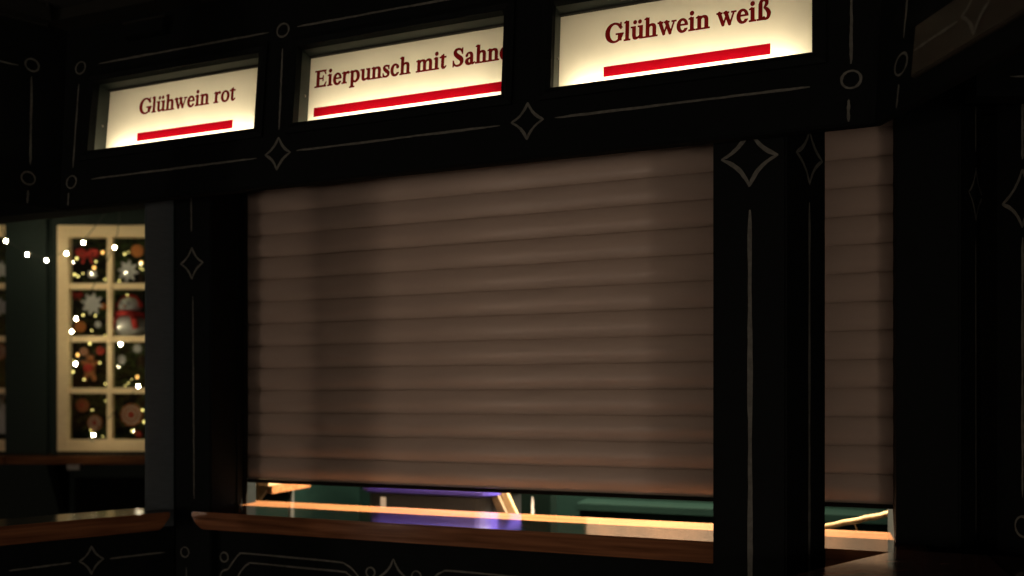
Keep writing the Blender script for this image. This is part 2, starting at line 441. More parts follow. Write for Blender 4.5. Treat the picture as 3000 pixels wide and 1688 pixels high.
MB().box(-1.05, 0.995, 1.375, 1.399, 1.16, 2.3).build('wall_board', 'brownboard', stall)
bc = MB().box(-1.055, 0.995, 1.18, 1.39, 1.02, 1.055).build('back_shelf', 'teal', stall, bevel=0.004)
MB().box(-1.05, 0.99, 1.24, 1.385, 0.0, 1.019).build('cupboard', 'teal', stall)

# ================================================================== roller shutter
sh = thing('roller_shutter', 'beige roller shutter of wide slats, let down almost to the wooden counter', 'shutter', (0, 0, 0))
PITCH, Z0 = 0.0843, 1.247
prof = []
for i in range(17):
    t = i / 16
    bul = math.sin(math.pi * t ** 0.9) ** 0.85
    prof.append((-0.0125 * bul + 0.002, t * PITCH))
prof[0] = (0.003, 0.0004); prof[-1] = (0.003, PITCH - 0.0004)
back = [(0.0065, PITCH + .001), (0.0065, -0.001)]
sl = MB().prism(prof + back, lambda y, z: (-2.026, y, z), lambda y, z: (0.300, y, z))
first = None
for i in range(15):
    if first is None:
        first = sl.build('slat', 'shutter', sh, loc=(0, 0, Z0 + i * PITCH))
        for p in first.data.polygons:
            p.use_smooth = len(p.vertices) == 4
    else:
        link('slat', first.data, sh, (random.uniform(-.0008, .0008), random.uniform(-.0008, .0008), Z0 + i * PITCH), (R(random.uniform(-.9, .9)), 0, R(random.uniform(-.03, .03))))
MB().box(-2.026, 0.300, -0.007, 0.009, Z0 - .013, Z0 - .001).build('bottom_bar', 'rubber', sh, bevel=.003)
MB().box(-2.0275, -2.014, -0.020, -0.011, ZC + .001, 2.58).build('guide_rail', 'rubber', sh, bevel=.002)
MB().box(0.227, 0.24, -0.030, -0.015, ZC + .001, 2.58).build('guide_rail', 'rubber', sh, bevel=.002)

# ================================================================== letters drawn as shapes
H = 0.0125
GX, GY = np.meshgrid(np.arange(-0.06, 0.98, H), np.arange(-0.24, 0.78, H))
def rect(x0, y0, x1, y1): return np.minimum.reduce([GX - x0, x1 - GX, GY - y0, y1 - GY])
def ell(cx, cy, rx, ry): return (1 - np.sqrt(((GX - cx) / rx) ** 2 + ((GY - cy) / ry) ** 2)) * min(rx, ry)
def U(*a): return np.maximum.reduce(a)
def minus(a, b): return np.minimum(a, -b)
def seg(p, q):
    (x0, y0, r0), (x1, y1, r1) = p, q
    dx, dy = x1 - x0, y1 - y0
    t = np.clip(((GX - x0) * dx + (GY - y0) * dy) / (dx * dx + dy * dy + 1e-9), 0, 1)
    return r0 + (r1 - r0) * t - np.hypot(GX - x0 - dx * t, GY - y0 - dy * t)
def brush(P, n=6):
    C = catmull(P, n)
    return U(*[seg(C[i], C[i + 1]) for i in range(len(C) - 1)])
def flag(x, y): return seg((x, y - .005, .017), (x - .075, y - .045, .010))
def stem(x, y0, y1, w=.112): return rect(x, y0, x + w, y1)
def foot(x, y=0, w=.112): return rect(x - .06, y, x + w + .06, y + .028)
def arch(x0, x1, top=.455):
    return U(brush([(x0, .33, .016), (x0 + .05, .405, .022), (x0 + .12, top - .03, .030), (x1 - .02, .385, .05), (x1, .30, .056)]), rect(x1 - .056, 0, x1 + .056, .31))
def g_n(dx=0): return U(stem(.075, 0, .445), flag(.10, .455), foot(.075), arch(.17, .395), foot(.339))
def g_u(): return U(stem(.070, .13, .445), rect(.01, .418, .10, .445), brush([(.126, .15, .056), (.145, .06, .05), (.21, .028, .034), (.30, .055, .020), (.36, .11, .014)]),
                    stem(.345, .01, .445), rect(.285, .418, .38, .445), rect(.40, .0, .515, .028))
def bowl(): return minus(ell(.225, .222, .200, .236), ell(.238, .222, .098, .205))
G = {}
G['i'] = (.285, U(stem(.085, 0, .445), flag(.11, .455), foot(.085), ell(.141, .60, .066, .066)))
G['l'] = (.285, U(stem(.085, 0, .672), flag(.11, .682), foot(.085)))
G['n'] = (.525, g_n())
G['h'] = (.525, U(stem(.075, 0, .672), flag(.10, .682), foot(.075), arch(.17, .395), foot(.339)))
G['m'] = (.800, U(g_n(), arch(.44, .670), foot(.614)))
G['u'] = (.525, g_u())
G['ü'] = (.525, U(g_u(), ell(.165, .60, .058, .058), ell(.355, .60, .058, .058)))
G['r'] = (.385, U(stem(.075, 0, .445), flag(.10, .455), foot(.075), brush([(.18, .32, .016), (.225, .40, .026), (.29, .43, .034), (.325, .41, .040)])))
G['e'] = (.445, U(minus(bowl(), rect(.24, .105, .60, .235)), rect(.09, .232, .405, .264), brush([(.26, .014, .03), (.33, .035, .024), (.395, .095, .012)])))
G['c'] = (.440, U(minus(bowl(), rect(.26, .105, .60, .335)), ell(.345, .335, .055, .055), brush([(.26, .014, .03), (.33, .035, .024), (.395, .095, .012)])))
G['o'] = (.490, minus(ell(.245, .222, .222, .236), ell(.245, .222, .112, .208)))
G['p'] = (.540, U(stem(.080, -.205, .445), flag(.105, .455), foot(.080, -.205), np.minimum(minus(ell(.285, .222, .215, .236), ell(.265, .222, .108, .202)), GX - .15)))
G['t'] = (.315, U(stem(.085, .07, .50, .105), rect(.005, .412, .285, .445), seg((.175, .53, .012), (.05, .435, .014)), brush([(.137, .09, .052), (.16, .035, .040), (.22, .02, .026), (.29, .075, .012)])))
G['s'] = (.395, U(brush([(.325, .355, .012), (.275, .425, .022), (.19, .443, .022), (.10, .40, .036), (.115, .315, .050), (.21, .235, .056), (.30, .155, .052), (.29, .06, .038), (.20, .012, .022), (.11, .025, .020), (.055, .115, .012)]),
                rect(.312, .31, .335, .445), rect(.045, .0, .066, .15)))
G['S'] = (.570, U(brush([(.455, .49, .012), (.395, .60, .024), (.28, .648, .026), (.155, .60, .048), (.140, .485, .064), (.255, .37, .074), (.395, .265, .076), (.435, .14, .062), (.36, .035, .034), (.23, .012, .024), (.12, .055, .020), (.06, .19, .012)]),
                rect(.445, .455, .470, .665), rect(.046, -.01, .070, .215)))
G['a'] = (.465, U(brush([(.085, .345, .042), (.12, .415, .026), (.20, .442, .024), (.285, .40, .044), (.305, .30, .054)]), rect(.250, .06, .359, .31),
                minus(np.minimum(ell(.20, .118, .17, .130), .33 - GX), ell(.225, .135, .075, .085)), brush([(.305, .10, .054), (.325, .04, .038), (.38, .025, .022), (.445, .06, .012)]),
                brush([(.27, .25, .02), (.16, .215, .026), (.09, .165, .03)])))
G['w'] = (.715, U(seg((.095, .43, .052), (.235, .03, .040)), seg((.245, .02, .016), (.375, .40, .016)), seg((.335, .43, .052), (.475, .03, .040)), seg((.485, .02, .016), (.625, .42, .016)),
                rect(.005, .418, .20, .445), rect(.255, .418, .44, .445), rect(.545, .418, .705, .445)))
G['G'] = (.755, U(minus(minus(ell(.385, .332, .350, .350), ell(.405, .332, .215, .312)), rect(.50, .24, .80, .50)), rect(.545, .045, .665, .285), rect(.455, .262, .745, .290), rect(.630, .455, .658, .672),
                seg((.56, .62, .02), (.645, .47, .016))))
G['E'] = (.640, U(stem(.105, 0, .662, .125), rect(.015, .634, .56, .662), rect(.015, 0, .575, .028), rect(.22, .325, .43, .355), rect(.412, .24, .436, .44),
                seg((.49, .64, .022), (.548, .515, .012)), seg((.49, .022, .024), (.580, .165, .012)), rect(.23, .0, .50, .045), rect(.23, .62, .49, .662)))
G['ß'] = (.540, U(stem(.080, 0, .53), foot(.08), brush([(.136, .50, .056), (.16, .61, .042), (.25, .663, .024), (.345, .62, .040), (.355, .53, .046), (.30, .44, .022), (.285, .40, .020), (.37, .33, .045), (.435, .20, .056), (.40, .06, .038), (.30, .012, .022), (.255, .06, .034)])))

def glyph_mesh(ch):
    Fd = G[ch][1] + 0.020
    ny, nx = Fd.shape
    mb = MB()
    def P(x, y): return (-0.06 + x * H, 0.0, -0.24 + y * H)
    for j in range(ny - 1):
        run = None
        for i in range(nx):
            full = False
            if i < nx - 1:
                a, b, c, dd = Fd[j, i], Fd[j, i + 1], Fd[j + 1, i + 1], Fd[j + 1, i]
                full = a > 0 and b > 0 and c > 0 and dd > 0
                if not full and (a > 0 or b > 0 or c > 0 or dd > 0):
                    cs = [(i, j, a), (i + 1, j, b), (i + 1, j + 1, c), (i, j + 1, dd)]
                    poly = []
                    for k in range(4):
                        p, q = cs[k], cs[(k + 1) % 4]
                        if p[2] > 0: poly.append(P(p[0], p[1]))
                        if (p[2] > 0) != (q[2] > 0):
                            t = p[2] / (p[2] - q[2])
                            poly.append(P(p[0] + (q[0] - p[0]) * t, p[1] + (q[1] - p[1]) * t))
                    if len(poly) >= 3: mb.add(poly, [tuple(range(len(poly)))])
            if full and run is None: run = i
            if not full and run is not None:
                mb.add([P(run, j), P(i, j), P(i, j + 1), P(run, j + 1)], [(0, 1, 2, 3)]); run = None
    me = bpy.data.meshes.new('letter')
    me.from_pydata(mb.v, [], mb.f); me.materials.append(M['filmtext'])
    return me
GM = {}

def make_sign(i, text, label, tx0, tx1, bx0, bx1):
    x0, x1 = S[i]
    W, Ht = x1 - x0, V1 - V0
    base = Vector((x0, -0.5 + V0 * ST, 2.2 + V0 * CT))
    t = thing('illuminated_sign', label, 'sign', base, (-TILT, 0, 0), 'lit drink signs on the fascia')
    PD, BD = 0.067, 0.185                        # depth of the opal sheet and of the box
    fr = MB()
    o, pr = 0.030, 0.013
    ring = [(-o, -o), (W + o, -o), (W + o, Ht + o), (-o, Ht + o)]
    mid = [(-o * .45, -o * .45), (W + o * .45, -o * .45), (W + o * .45, Ht + o * .45), (-o * .45, Ht + o * .45)]
    inn = [(0.001, 0.001), (W - .001, 0.001), (W - .001, Ht - .001), (0.001, Ht - .001)]
    vs = [(x, -0.0015, z) for x, z in ring] + [(x, -pr * .7, z) for x, z in ring] + [(x, -pr, z) for x, z in mid] + [(x, -pr * .55, z) for x, z in inn] + [(x, 0.020, z) for x, z in inn]
    fs = []
    for r in range(4):
        for k in range(4):
            fs.append((r * 4 + k, r * 4 + (k + 1) % 4, (r + 1) * 4 + (k + 1) % 4, (r + 1) * 4 + k))
    fr.add(vs, fs); fr.build('frame', 'paint', t)
    hb = MB(); e = 0.0015
    c4 = [(e, e), (W - e, e), (W - e, Ht - e), (e, Ht - e)]
    c4o = [(-.006, -.006), (W + .006, -.006), (W + .006, Ht + .006), (-.006, Ht + .006)]
    vs = [(x, .0205, z) for x, z in c4] + [(x, PD + .0005, z) for x, z in c4] + [(x, PD + .0005, z) for x, z in c4o] + [(x, .0235, z) for x, z in c4o]
    hb.add(vs, [(k, (k + 1) % 4, 4 + (k + 1) % 4, 4 + k) for k in range(4)] + [(4 + k, 4 + (k + 1) % 4, 8 + (k + 1) % 4, 8 + k) for k in range(4)] + [(8 + k, 8 + (k + 1) % 4, 12 + (k + 1) % 4, 12 + k) for k in range(4)])
    hb.build('recess', 'boxgreen', t)
    bx = MB()
    vs = [(x, PD + .004, z) for x, z in c4] + [(x, BD, z) for x, z in c4]
    bx.add(vs, [(k, (k + 1) % 4, 4 + (k + 1) % 4, 4 + k) for k in range(4)] + [(4, 5, 6, 7)])
    bx.build('reflector_box', 'white', t)
    ob = MB(); g_ = .010
    c5 = [(-g_, -g_), (W + g_, -g_), (W + g_, Ht + g_), (-g_, Ht + g_)]
    vs = [(x, .026, z) for x, z in c5] + [(x, BD + .006, z) for x, z in c5]
    ob.add(vs, [(k, (k + 1) % 4, 4 + (k + 1) % 4, 4 + k) for k in range(4)] + [(4, 5, 6, 7)])
    ob.build('housing', 'trim', t)
    pm = MB().add([(e, PD, e), (W - e, PD, e), (W - e, PD, Ht - e), (e, PD, Ht - e)], [(0, 1, 2, 3)])
    panel = pm.build('panel', 'panel', t)
    tb = MB().tube([(W * .06, .103, .018), (W * .94, .103, .018)], .010, 12)
    tb.build('tube_lamp', 'tube', t)
    for z in (.11,):
        MB().tube([(.0016, .045, z), (.0045, .045, z)], .004, 8).build('screw', 'metal', t)
    # lettering
    adv = [G[c][0] if c != ' ' else .25 for c in text]
    em = 0.0755
    total = sum(adv) * em
    sx = (tx1 - tx0) / total
    x = tx0 - x0
    for c, a in zip(text, adv):
        if c != ' ':
            if c not in GM: GM[c] = glyph_mesh(c)
            lo = link('letter', GM[c], panel, (x, PD - .0015, 0.334 - V0 + .001))
            lo.scale = (em * sx, 1, em * 1.06)
        x += a * em * sx
    MB().add([(bx0 - x0, PD - .0018, .2390 - V0), (bx1 - x0, PD - .0018, .2390 - V0), (bx1 - x0, PD - .0018, .2685 - V0), (bx0 - x0, PD - .0018, .2685 - V0)], [(0, 1, 2, 3)]).build('underline_bar', 'filmred', panel)
    return t

make_sign(0, 'Glühwein rot', 'lit sign reading Glühwein rot, leftmost of the three on the fascia', -2.162, -1.760, -2.160, -1.763)
make_sign(1, 'Eierpunsch mit Sahne', 'lit sign reading Eierpunsch mit Sahne between the two Glühwein signs', -1.459, -0.808, -1.456, -0.815)
make_sign(2, 'Glühwein weiß', 'lit sign reading Glühwein weiß, rightmost of the three on the fascia', -0.530, -0.092, -0.531, -0.095)

# small unlit fitting under the cornice
fx = thing('wall_fitting', 'small dark metal box fixed to the fascia above the Glühwein rot sign', 'fitting', (-2.075, -0.5 + .585 * ST, 2.2 + .585 * CT), (-TILT, 0, 0))
MB().box(-.085, .085, -.030, -.001, -.026, .018).build('body', 'paint', fx, bevel=.003)
MB().box(-.088, .088, -.034, -.001, .019, .026).build('lid', 'trim', fx, bevel=.002)

# ================================================================== left stall (turned by 60 degrees)
lst = thing('market_stall', 'dark green stall side at the left edge with an open hatch and narrow counter', 'market stall', (-2.189, -0.2, 0), (0, 0, R(60)))
lf = plate(MB(), [-1.95, -0.369], [0, TOP], set(), 0.022, 0, 1)
lfas = lf.build('fascia', 'paint', lst, loc=(0, 0.04, 2.2), rot=(-TILT, 0, 0))
plate(MB(), [-1.95, -0.40], [0, 0.055], set(), 0.055).build('cornice', 'trim', lfas, bevel=.008, loc=(0, -0.055, 0.645))
for p0, p1 in [((-.446, .45), (-.455, .140)), ((-.485, .478), (-1.0, .478)), ((-.463, .050), (-.466, .006)), ((-.60, .1), (-1.2, .1))]:
    stroke('painted_line', lfas, lambda m: m.line(F, p0, p1, .0064))
for c in [(-.444, .490), (-.462, .092)]:
    stroke('painted_ring', lfas, lambda m: m.ring(F, c, .020, .0215, .0058))
MB().box(-0.100, -0.003, 0.0, 0.022, 0, 2.60).build('hatch_post', 'skylit_paint', lst, bevel=.004)
MB().box(-1.95, -1.70, 0.0, 0.12, 0, 2.60).build('hatch_post', 'paint', lst, bevel=.004)
out = [(-1.60, ZC), (-0.045, ZC), (-0.043, ZC - .016), (-0.06, ZC - .04), (-0.078, ZC - .061), (-1.60, ZC - .061)]
MB().prism(out, lambda x, z: (x, -0.09, z), lambda x, z: (x, 0.10, z)).build('counter', 'wood', lst, bevel=.004)
lfw = MB().box(-1.95, -0.003, 0.0, 0.05, 0, ZC - .063).build('front_wall', 'paint', lst)
stroke('painted_star', lfw, lambda m: m.star(F, (-.280, .997), .040, .050, .0065))
stroke('painted_line', lfw, lambda m: m.line(F, (-.525, .993), (-.344, .996), .006))
stroke('painted_line', lfw, lambda m: m.line(F, (-.222, .995), (-.035, .995), .006))
MB().box(-1.95, -0.369, 0.16, 0.30, 2.625, 2.66).build('ceiling', 'roof', lst)
shade_col = hex_column(lst, -0.836, -0.550, 0.105, 0, 2.62)  # column added out of view to cast the dark band on the shutter

# ================================================================== right stall (turned by -60 degrees)
rst = thing('market_stall', 'dark stall side at the right edge with painted posts and a counter coloured with a reddish reflection', 'market stall', (0.1426, -0.5, 0), (0, 0, R(-60)))
rf = plate(MB(), [0.0, 1.8], [0, TOP], set(), 0.022, 1, 0)
rfas = rf.build('fascia', 'paint', rst, loc=(0, 0, 2.2), rot=(-TILT, 0, 0))
MB().box(0.14, 1.8, -0.014, -0.0005, .050, .165).build('sign_rail', 'lit_rail', rfas, bevel=.003)
F2 = frame((0, -0.014, 0), (1, 0, 0), (0, -1, 0))
stroke('painted_line', rfas, lambda m: m.line(F2, (.148, .107), (.280, .110), .006))
stroke('painted_star', rfas, lambda m: m.star(F2, (.332, .112), .040, .053, .007))
stroke('painted_line', rfas, lambda m: m.line(F2, (.40, .112), (.95, .112), .006))
stroke('painted_line', rfas, lambda m: m.line(F, (.090, .60), (.086, .163), .0062))
stroke('painted_ring', rfas, lambda m: m.ring(F, (.085, .105), .0215, .024, .0058))
stroke('painted_line', rfas, lambda m: m.line(F, (.084, .06), (.083, .006), .0062))
rot = Matrix.Rotation(R(60), 3, 'Z')
def to_r(x, y): v = rot @ Vector((x - 0.1426, y + 0.5, 0)); return v.x, v.y
cx, cy = to_r(0.648, -0.105)
c3 = hex_column(rst, cx, cy, 0.180, 0, 2.62)
# in the right stall's frame the columns' faces still point the same six ways
C3 = frame((cx, cy - 0.1559, 0), (1, 0, 0), (0, -1, 0))
stroke('painted_line', c3, lambda m: m.line(C3, (0.0, 2.31), (0.0, 2.165), .0075))
stroke('painted_star', c3, lambda m: m.star(C3, (0.0, 2.065), .068, .075, .009))
stroke('painted_line', c3, lambda m: m.line(C3, (0.0, 1.965), (0.0, 1.30), .0075, 40))
stroke('painted_ring', c3, lambda m: m.ring(C3, (0.002, 1.225), .026, .026, .006))
MB().box(0.10, 1.8, 0.55, 0.60, 0, 2.62).build('back_wall', 'paint', rst)
MB().box(0.02, 1.8, 0.12, 0.60, 2.63, 2.66).build('ceiling', 'roof', rst)
# counter planks (world points turned into the stall's frame)
def plank(name, pts, mat):
    q = [to_r(*p) for p in pts]
    return MB().prism(q, lambda x, y: (x, y, ZC - .060), lambda x, y: (x, y, ZC + .0005)).build(name, mat, rst, bevel=.004)
plank('counter', [(0.026, -0.522), (0.218, -0.206), (0.430, -0.206), (0.430, -0.90), (-0.02, -0.90), (-0.08, -0.70)], 'sheen_wood')
plank('counter', [(0.433, -0.206), (1.1, -0.206), (1.1, -0.90), (0.433, -0.90)], 'wood')
q = [to_r(*p) for p in [(0.06, -0.53), (0.22, -0.26), (1.05, -0.26), (1.05, -0.85), (0.06, -0.85)]]
MB().prism(q, lambda x, y: (x, y, 0), lambda x, y: (x, y, ZC - .061)).build('front_wall', 'paint', rst)
bq = [to_r(0.40, -0.33), to_r(0.85, -0.166)]
dv = Vector((bq[1][0] - bq[0][0], bq[1][1] - bq[0][1], 0)).normalized(); nv = Vector((dv.y, -dv.x, 0))
bmq = MB().prism([(-.02, 2.29), (.6, 2.29), (.6, 2.42), (-.02, 2.42)], lambda a, b: Vector((bq[0][0], bq[0][1], b)) + dv * a, lambda a, b: Vector((bq[0][0], bq[0][1], b)) + dv * a - nv * .05)
cb = bmq.build('cross_beam', 'paint', rst)
stroke('painted_line', cb, lambda m: m.line(frame((bq[0][0], bq[0][1], 0), dv, nv), (.06, 2.337), (.5, 2.335), .0065))

# ================================================================== inside things
lamp = thing('ceiling_lamp', 'long warm tube lamp under the ceiling inside the shuttered stall', 'lamp', (-0.9, 0.75, 2.62))
MB().box(-.85, .85, -.04, .04, -.055, 0).build('housing', 'metal', lamp, bevel=.004)
MB().tube([(-.80, 0, -.085), (.80, 0, -.085)], .016, 10).build('tube', 'lamp', lamp)
ad = bpy.data.lights.new('tube_light', 'AREA'); ad.shape = 'RECTANGLE'; ad.size = 1.6; ad.size_y = .05; ad.energy = 800; ad.color = (1.0, .84, .56)
ao = bpy.data.objects.new('tube_light', ad); col.objects.link(ao); ao.parent = lamp; ao.location = (0, 0, -.11)

bn = thing('storage_bin', 'black plastic bin with a violet lid standing behind the counter', 'bin', (-1.62, 0.98, 0))
def rrect(w, h, r, n=5):
    P = []
    for cx_, cy_, a0 in ((w - r, h - r, 0), (-w + r, h - r, 90), (-w + r, -h + r, 180), (w - r, -h + r, 270)):
        for k in range(n + 1):
            a = R(a0 + 90 * k / n); P.append((cx_ + r * math.cos(a), cy_ + r * math.sin(a)))
    return P
body = MB(); b0 = rrect(.26, .22, .06); b1 = rrect(.315, .265, .07)
nb = len(b0)
body.add([(*p, 0.0) for p in b0] + [(*p, 1.128) for p in b1], [tuple(range(nb))[::-1], tuple(range(nb, 2 * nb))] + [(i, (i + 1) % nb, nb + (i + 1) % nb, nb + i) for i in range(nb)])
body.build('body', 'black', bn)
rim = MB(); zs = [(.330, .280, 1.126), (.338, .288, 1.132), (.338, .288, 1.150), (.330, .280, 1.158), (.318, .268, 1.162), (.312, .262, 1.33), (.295, .245, 1.365), (.24, .19, 1.375)]
rr = [rrect(a, b, .075) for a, b, _ in zs]
vs = []; fs = []
for k, p in enumerate(rr): vs += [(x, y, zs[k][2]) for x, y in p]
for k in range(len(zs) - 1):
    for i in range(nb): fs.append((k * nb + i, k * nb + (i + 1) % nb, (k + 1) * nb + (i + 1) % nb, (k + 1) * nb + i))
fs.append(tuple(range((len(zs) - 1) * nb, len(zs) * nb))); fs.append(tuple(range(nb))[::-1])
rim.add(vs, fs).build('lid', 'purple', bn, smooth=False)
MB().box(-.225, -.198, -.2685, -.2655, 1.03, 1.105).build('sticker', 'label', bn)

for k, (dx, dy) in enumerate([(0, 0), (.052, .03)]):
    pl = thing('wooden_slat', ('rough brown slat leaning against the violet rimmed bin', 'pale slat leaning just right of the rough brown one')[k], 'slat', (-1.345 + dx * .7 + .60, 0.76 + dy, 0.02), (0, 0, 0), 'slats leaning behind the counter')
    MB().prism([(-.62, 1.20), (-.585, 1.20), (.02 + .0, 0.0), (-.015 - .03, 0.0)], lambda x, z: (x, -.012, z), lambda x, z: (x, .012, z)).build('board', ('twig', 'rope')[k], pl, bevel=.002)

shf = thing('wall_shelf', 'pale wooden shelf with a triangular brace at the left end of the gap', 'shelf', (-2.3595, 0.40, 1.05))
MB().box(0, .135, .0, .35, .120, .140).build('board', 'palewood', shf, bevel=.002)
MB().prism([(0, .119), (.105, .119), (0, .0)], lambda x, z: (x, .05, z), lambda x, z: (x, .075, z)).build('brace', 'palewood', shf)
MB().box(.105, .132, .03, .32, .085, .119).build('edge_strip', 'wood', shf)

rp = thing('rope', 'frayed jute rope strung slantwise inside the gap right of the big column', 'rope', (-0.035, 0.5, 1.07))
pts = []; rad = []
for i in range(60):
    t = i / 59
    pts.append((t * 1.03, .0 + .002 * math.sin(t * 90), .008 + t * .325 - .03 * math.sin(math.pi * t) * .6 + .0012 * math.cos(t * 90)))
    rad.append(.0115 - .004 * t + random.uniform(-.0006, .0006))
MB().tube(pts, rad, 7).build('cord', 'rope', rp, smooth=True)
for (x, z, dx, dz) in [(.178, .052, .006, -.030), (.288, .088, .004, -.02), (.062, .02, -.006, -.012)]:
    MB().tube(catmull([(x, 0, z), (x + dx * .9, -.004, z + dz * .4), (x + dx * 1.6, -.004, z + dz * .8), (x + dx * .8, -.002, z + dz * 1.25)], 4), .003, 5).build('frayed_end', 'rope', rp, smooth=True)

# ================================================================== the stall across the courtyard
FD = 6.0
fo = Vector((0, -2.6, 0)) + Vector((-math.sin(R(20)), math.cos(R(20)), 0)) * FD
far = thing('market_stall', 'green stall across the courtyard with a cream window full of decorations', 'market stall', fo, (0, 0, R(20)))
# wall with two window openings
wx = [-5.4, -4.364, -3.604, -3.323, -2.563, -0.9]; wz = [0, 1.171, 2.826, 3.5]
plate(MB(), wx, wz, {(1, 1), (3, 1)}, .04).build('wall', 'farpaint', far)
MB().box(-3.690, -3.388, -.040, -.0235, 1.155, 3.4).build('pilaster', 'farpaint', far, bevel=.003)
MB().box(-3.386, -3.374, -.010, -.0005, 1.155, 3.4).build('bead', 'farpaint', far)
MB().box(-5.4, -3.562, -.25, .02, 1.095, 1.151).build('counter', 'wood', far, bevel=.004)
MB().box(-3.558, -0.9, -.25, .02, 1.0955, 1.1515).build('counter', 'wood', far, bevel=.004)
MB().prism([(0, 1.094), (-.2, 1.094), (-.03, .72), (0, .72)], lambda y, z: (-3.30, y, z), lambda y, z: (-3.25, y, z)).build('bracket', 'paint', far)
MB().box(-3.13, -3.04, -.245, -.20, 1.055, 1.094).build('hook_plate', 'metal', far)
def band(mb, x0, x1, z0, z1): return mb.box(x0, x1, -.001, .001, z0, z1)
# raised lower panel with an arched head
MB().box(-3.20, -2.3, -.015, -.0005, .30, .98).build('lower_panel', 'paint', far, bevel=.004)
MB().box(-5.4, -0.9, -.9, .3, 3.5, 3.58).build('roof', 'roof', far)
MB().box(-5.4, -0.9, .75, .80, 0, 3.5).build('back_wall', 'farpaint', far)
MB().box(-5.4, -0.9, .045, .749, 1.0, 1.04).build('inner_sill', 'farpaint', far)

rows = [(2.403, 2.738), (2.016, 2.357), (1.637, 1.972), (1.259, 1.594)]
def window(x0):
    st, mw = .084, .040
    pw = (0.76 - 2 * st - mw) / 2
    w = MB()
    # stiles and rails butt end to end
    w.box(x0 + .0005, x0 + st, -.022, .035, 1.172, 2.825)
    w.box(x0 + .76 - st, x0 + .7595, -.022, .035, 1.172, 2.825)
    w.box(x0 + st + .0003, x0 + .76 - st - .0003, -.0215, .0345, 2.738, 2.825)
    w.box(x0 + st + .0003, x0 + .76 - st - .0003, -.0215, .0345, 1.172, 1.259)
    win = w.build('window', 'cream', far, bevel=.004)
    m = MB(); m.box(x0 + st + pw, x0 + st + pw + mw, -.014, .028, 1.2592, 2.7378); m.build('glazing_bar', 'cream', win, bevel=.004)
    for z0, z1 in ((2.357, 2.403), (1.972, 2.016), (1.594, 1.637)):
        for xa in (x0 + st + .0003, x0 + st + pw + mw + .0003):
            MB().box(xa, xa + pw - .0006, -.0135, .0275, z0, z1).build('glazing_bar', 'cream', win, bevel=.004)
    for z0, z1 in rows:
        for xa in (x0 + st, x0 + st + pw + mw):
            MB().add([(xa + .001, .008, z0 + .001), (xa + pw - .001, .008, z0 + .001), (xa + pw - .001, .008, z1 - .001), (xa + .001, .008, z1 - .001)], [(0, 1, 2, 3)]).build('pane', 'glass', win)
    return win
window(-3.323); window(-4.364)

def fx_(px, y=FD): return (px - 1288) / 2060 * y
def fz_(py, y=FD): return 1.55 + (1005 - py) / 2060 * y
def fworld(x, y, z): return far.matrix_world @ Vector((x, y, z))
far_m = Matrix.Translation(fo) @ Matrix.Rotation(R(20), 4, 'Z')
def at_far(px, py, back):
    dd = FD + back
    return far_m @ Vector((fx_(px, dd), back, fz_(py, dd)))

# fir greenery behind each window
def greenery(x0, label):
    o = far_m @ Vector((x0 + .38, .40, 1.04))
    t = thing('christmas_tree', label, 'tree', o, (0, 0, R(20)))
    rng = random.Random(int(x0 * 100))
    mb = MB(); tw = MB()
    tw.tube([(0, .10, 0), (0, .10, 1.95)], [.035, .012], 8)
    for k in range(230):
        a = rng.uniform(-math.pi, math.pi) ; z = rng.uniform(.12, 1.85)
        ln = rng.uniform(.18, .46)
        p0 = Vector((rng.uniform(-.25, .25), .12 + rng.uniform(-.05, .1), z))
        dr = Vector((math.cos(a), -abs(math.sin(a)) * .55, rng.uniform(-.35, .25))).normalized()
        p1 = p0 + dr * ln
        p1.y = max(p1.y, -.29); p0.y = min(p0.y, .25)
        p1.x = max(min(p1.x, .5), -.5)
        tw.tube([p0, p1], [.006, .002], 4, False)
        n = int(ln * 190)
        for i in range(n):
            u = rng.uniform(.05, 1.0); c = p0.lerp(p1, u)
            r_ = Vector((rng.gauss(0, 1), rng.gauss(0, 1), rng.gauss(0, 1)))
            nd = (r_ - dr * r_.dot(dr) * .6 + dr * .5).normalized()
            sd = nd.cross(Vector((rng.gauss(0, 1), rng.gauss(0, 1), rng.gauss(0, 1)))).normalized() * .0048
            L_ = rng.uniform(.03, .055)
            mb.add([c - sd, c + sd, c + nd * L_], [(0, 1, 2)])
    fo_ = mb.build('foliage', 'fir', t); fo_['kind'] = 'stuff'
    tw.build('trunk', 'twig', t)
greenery(-3.323, 'dark fir greenery filling the cream window across the courtyard')
greenery(-4.364, 'dark fir greenery behind the window cut by the left picture edge')

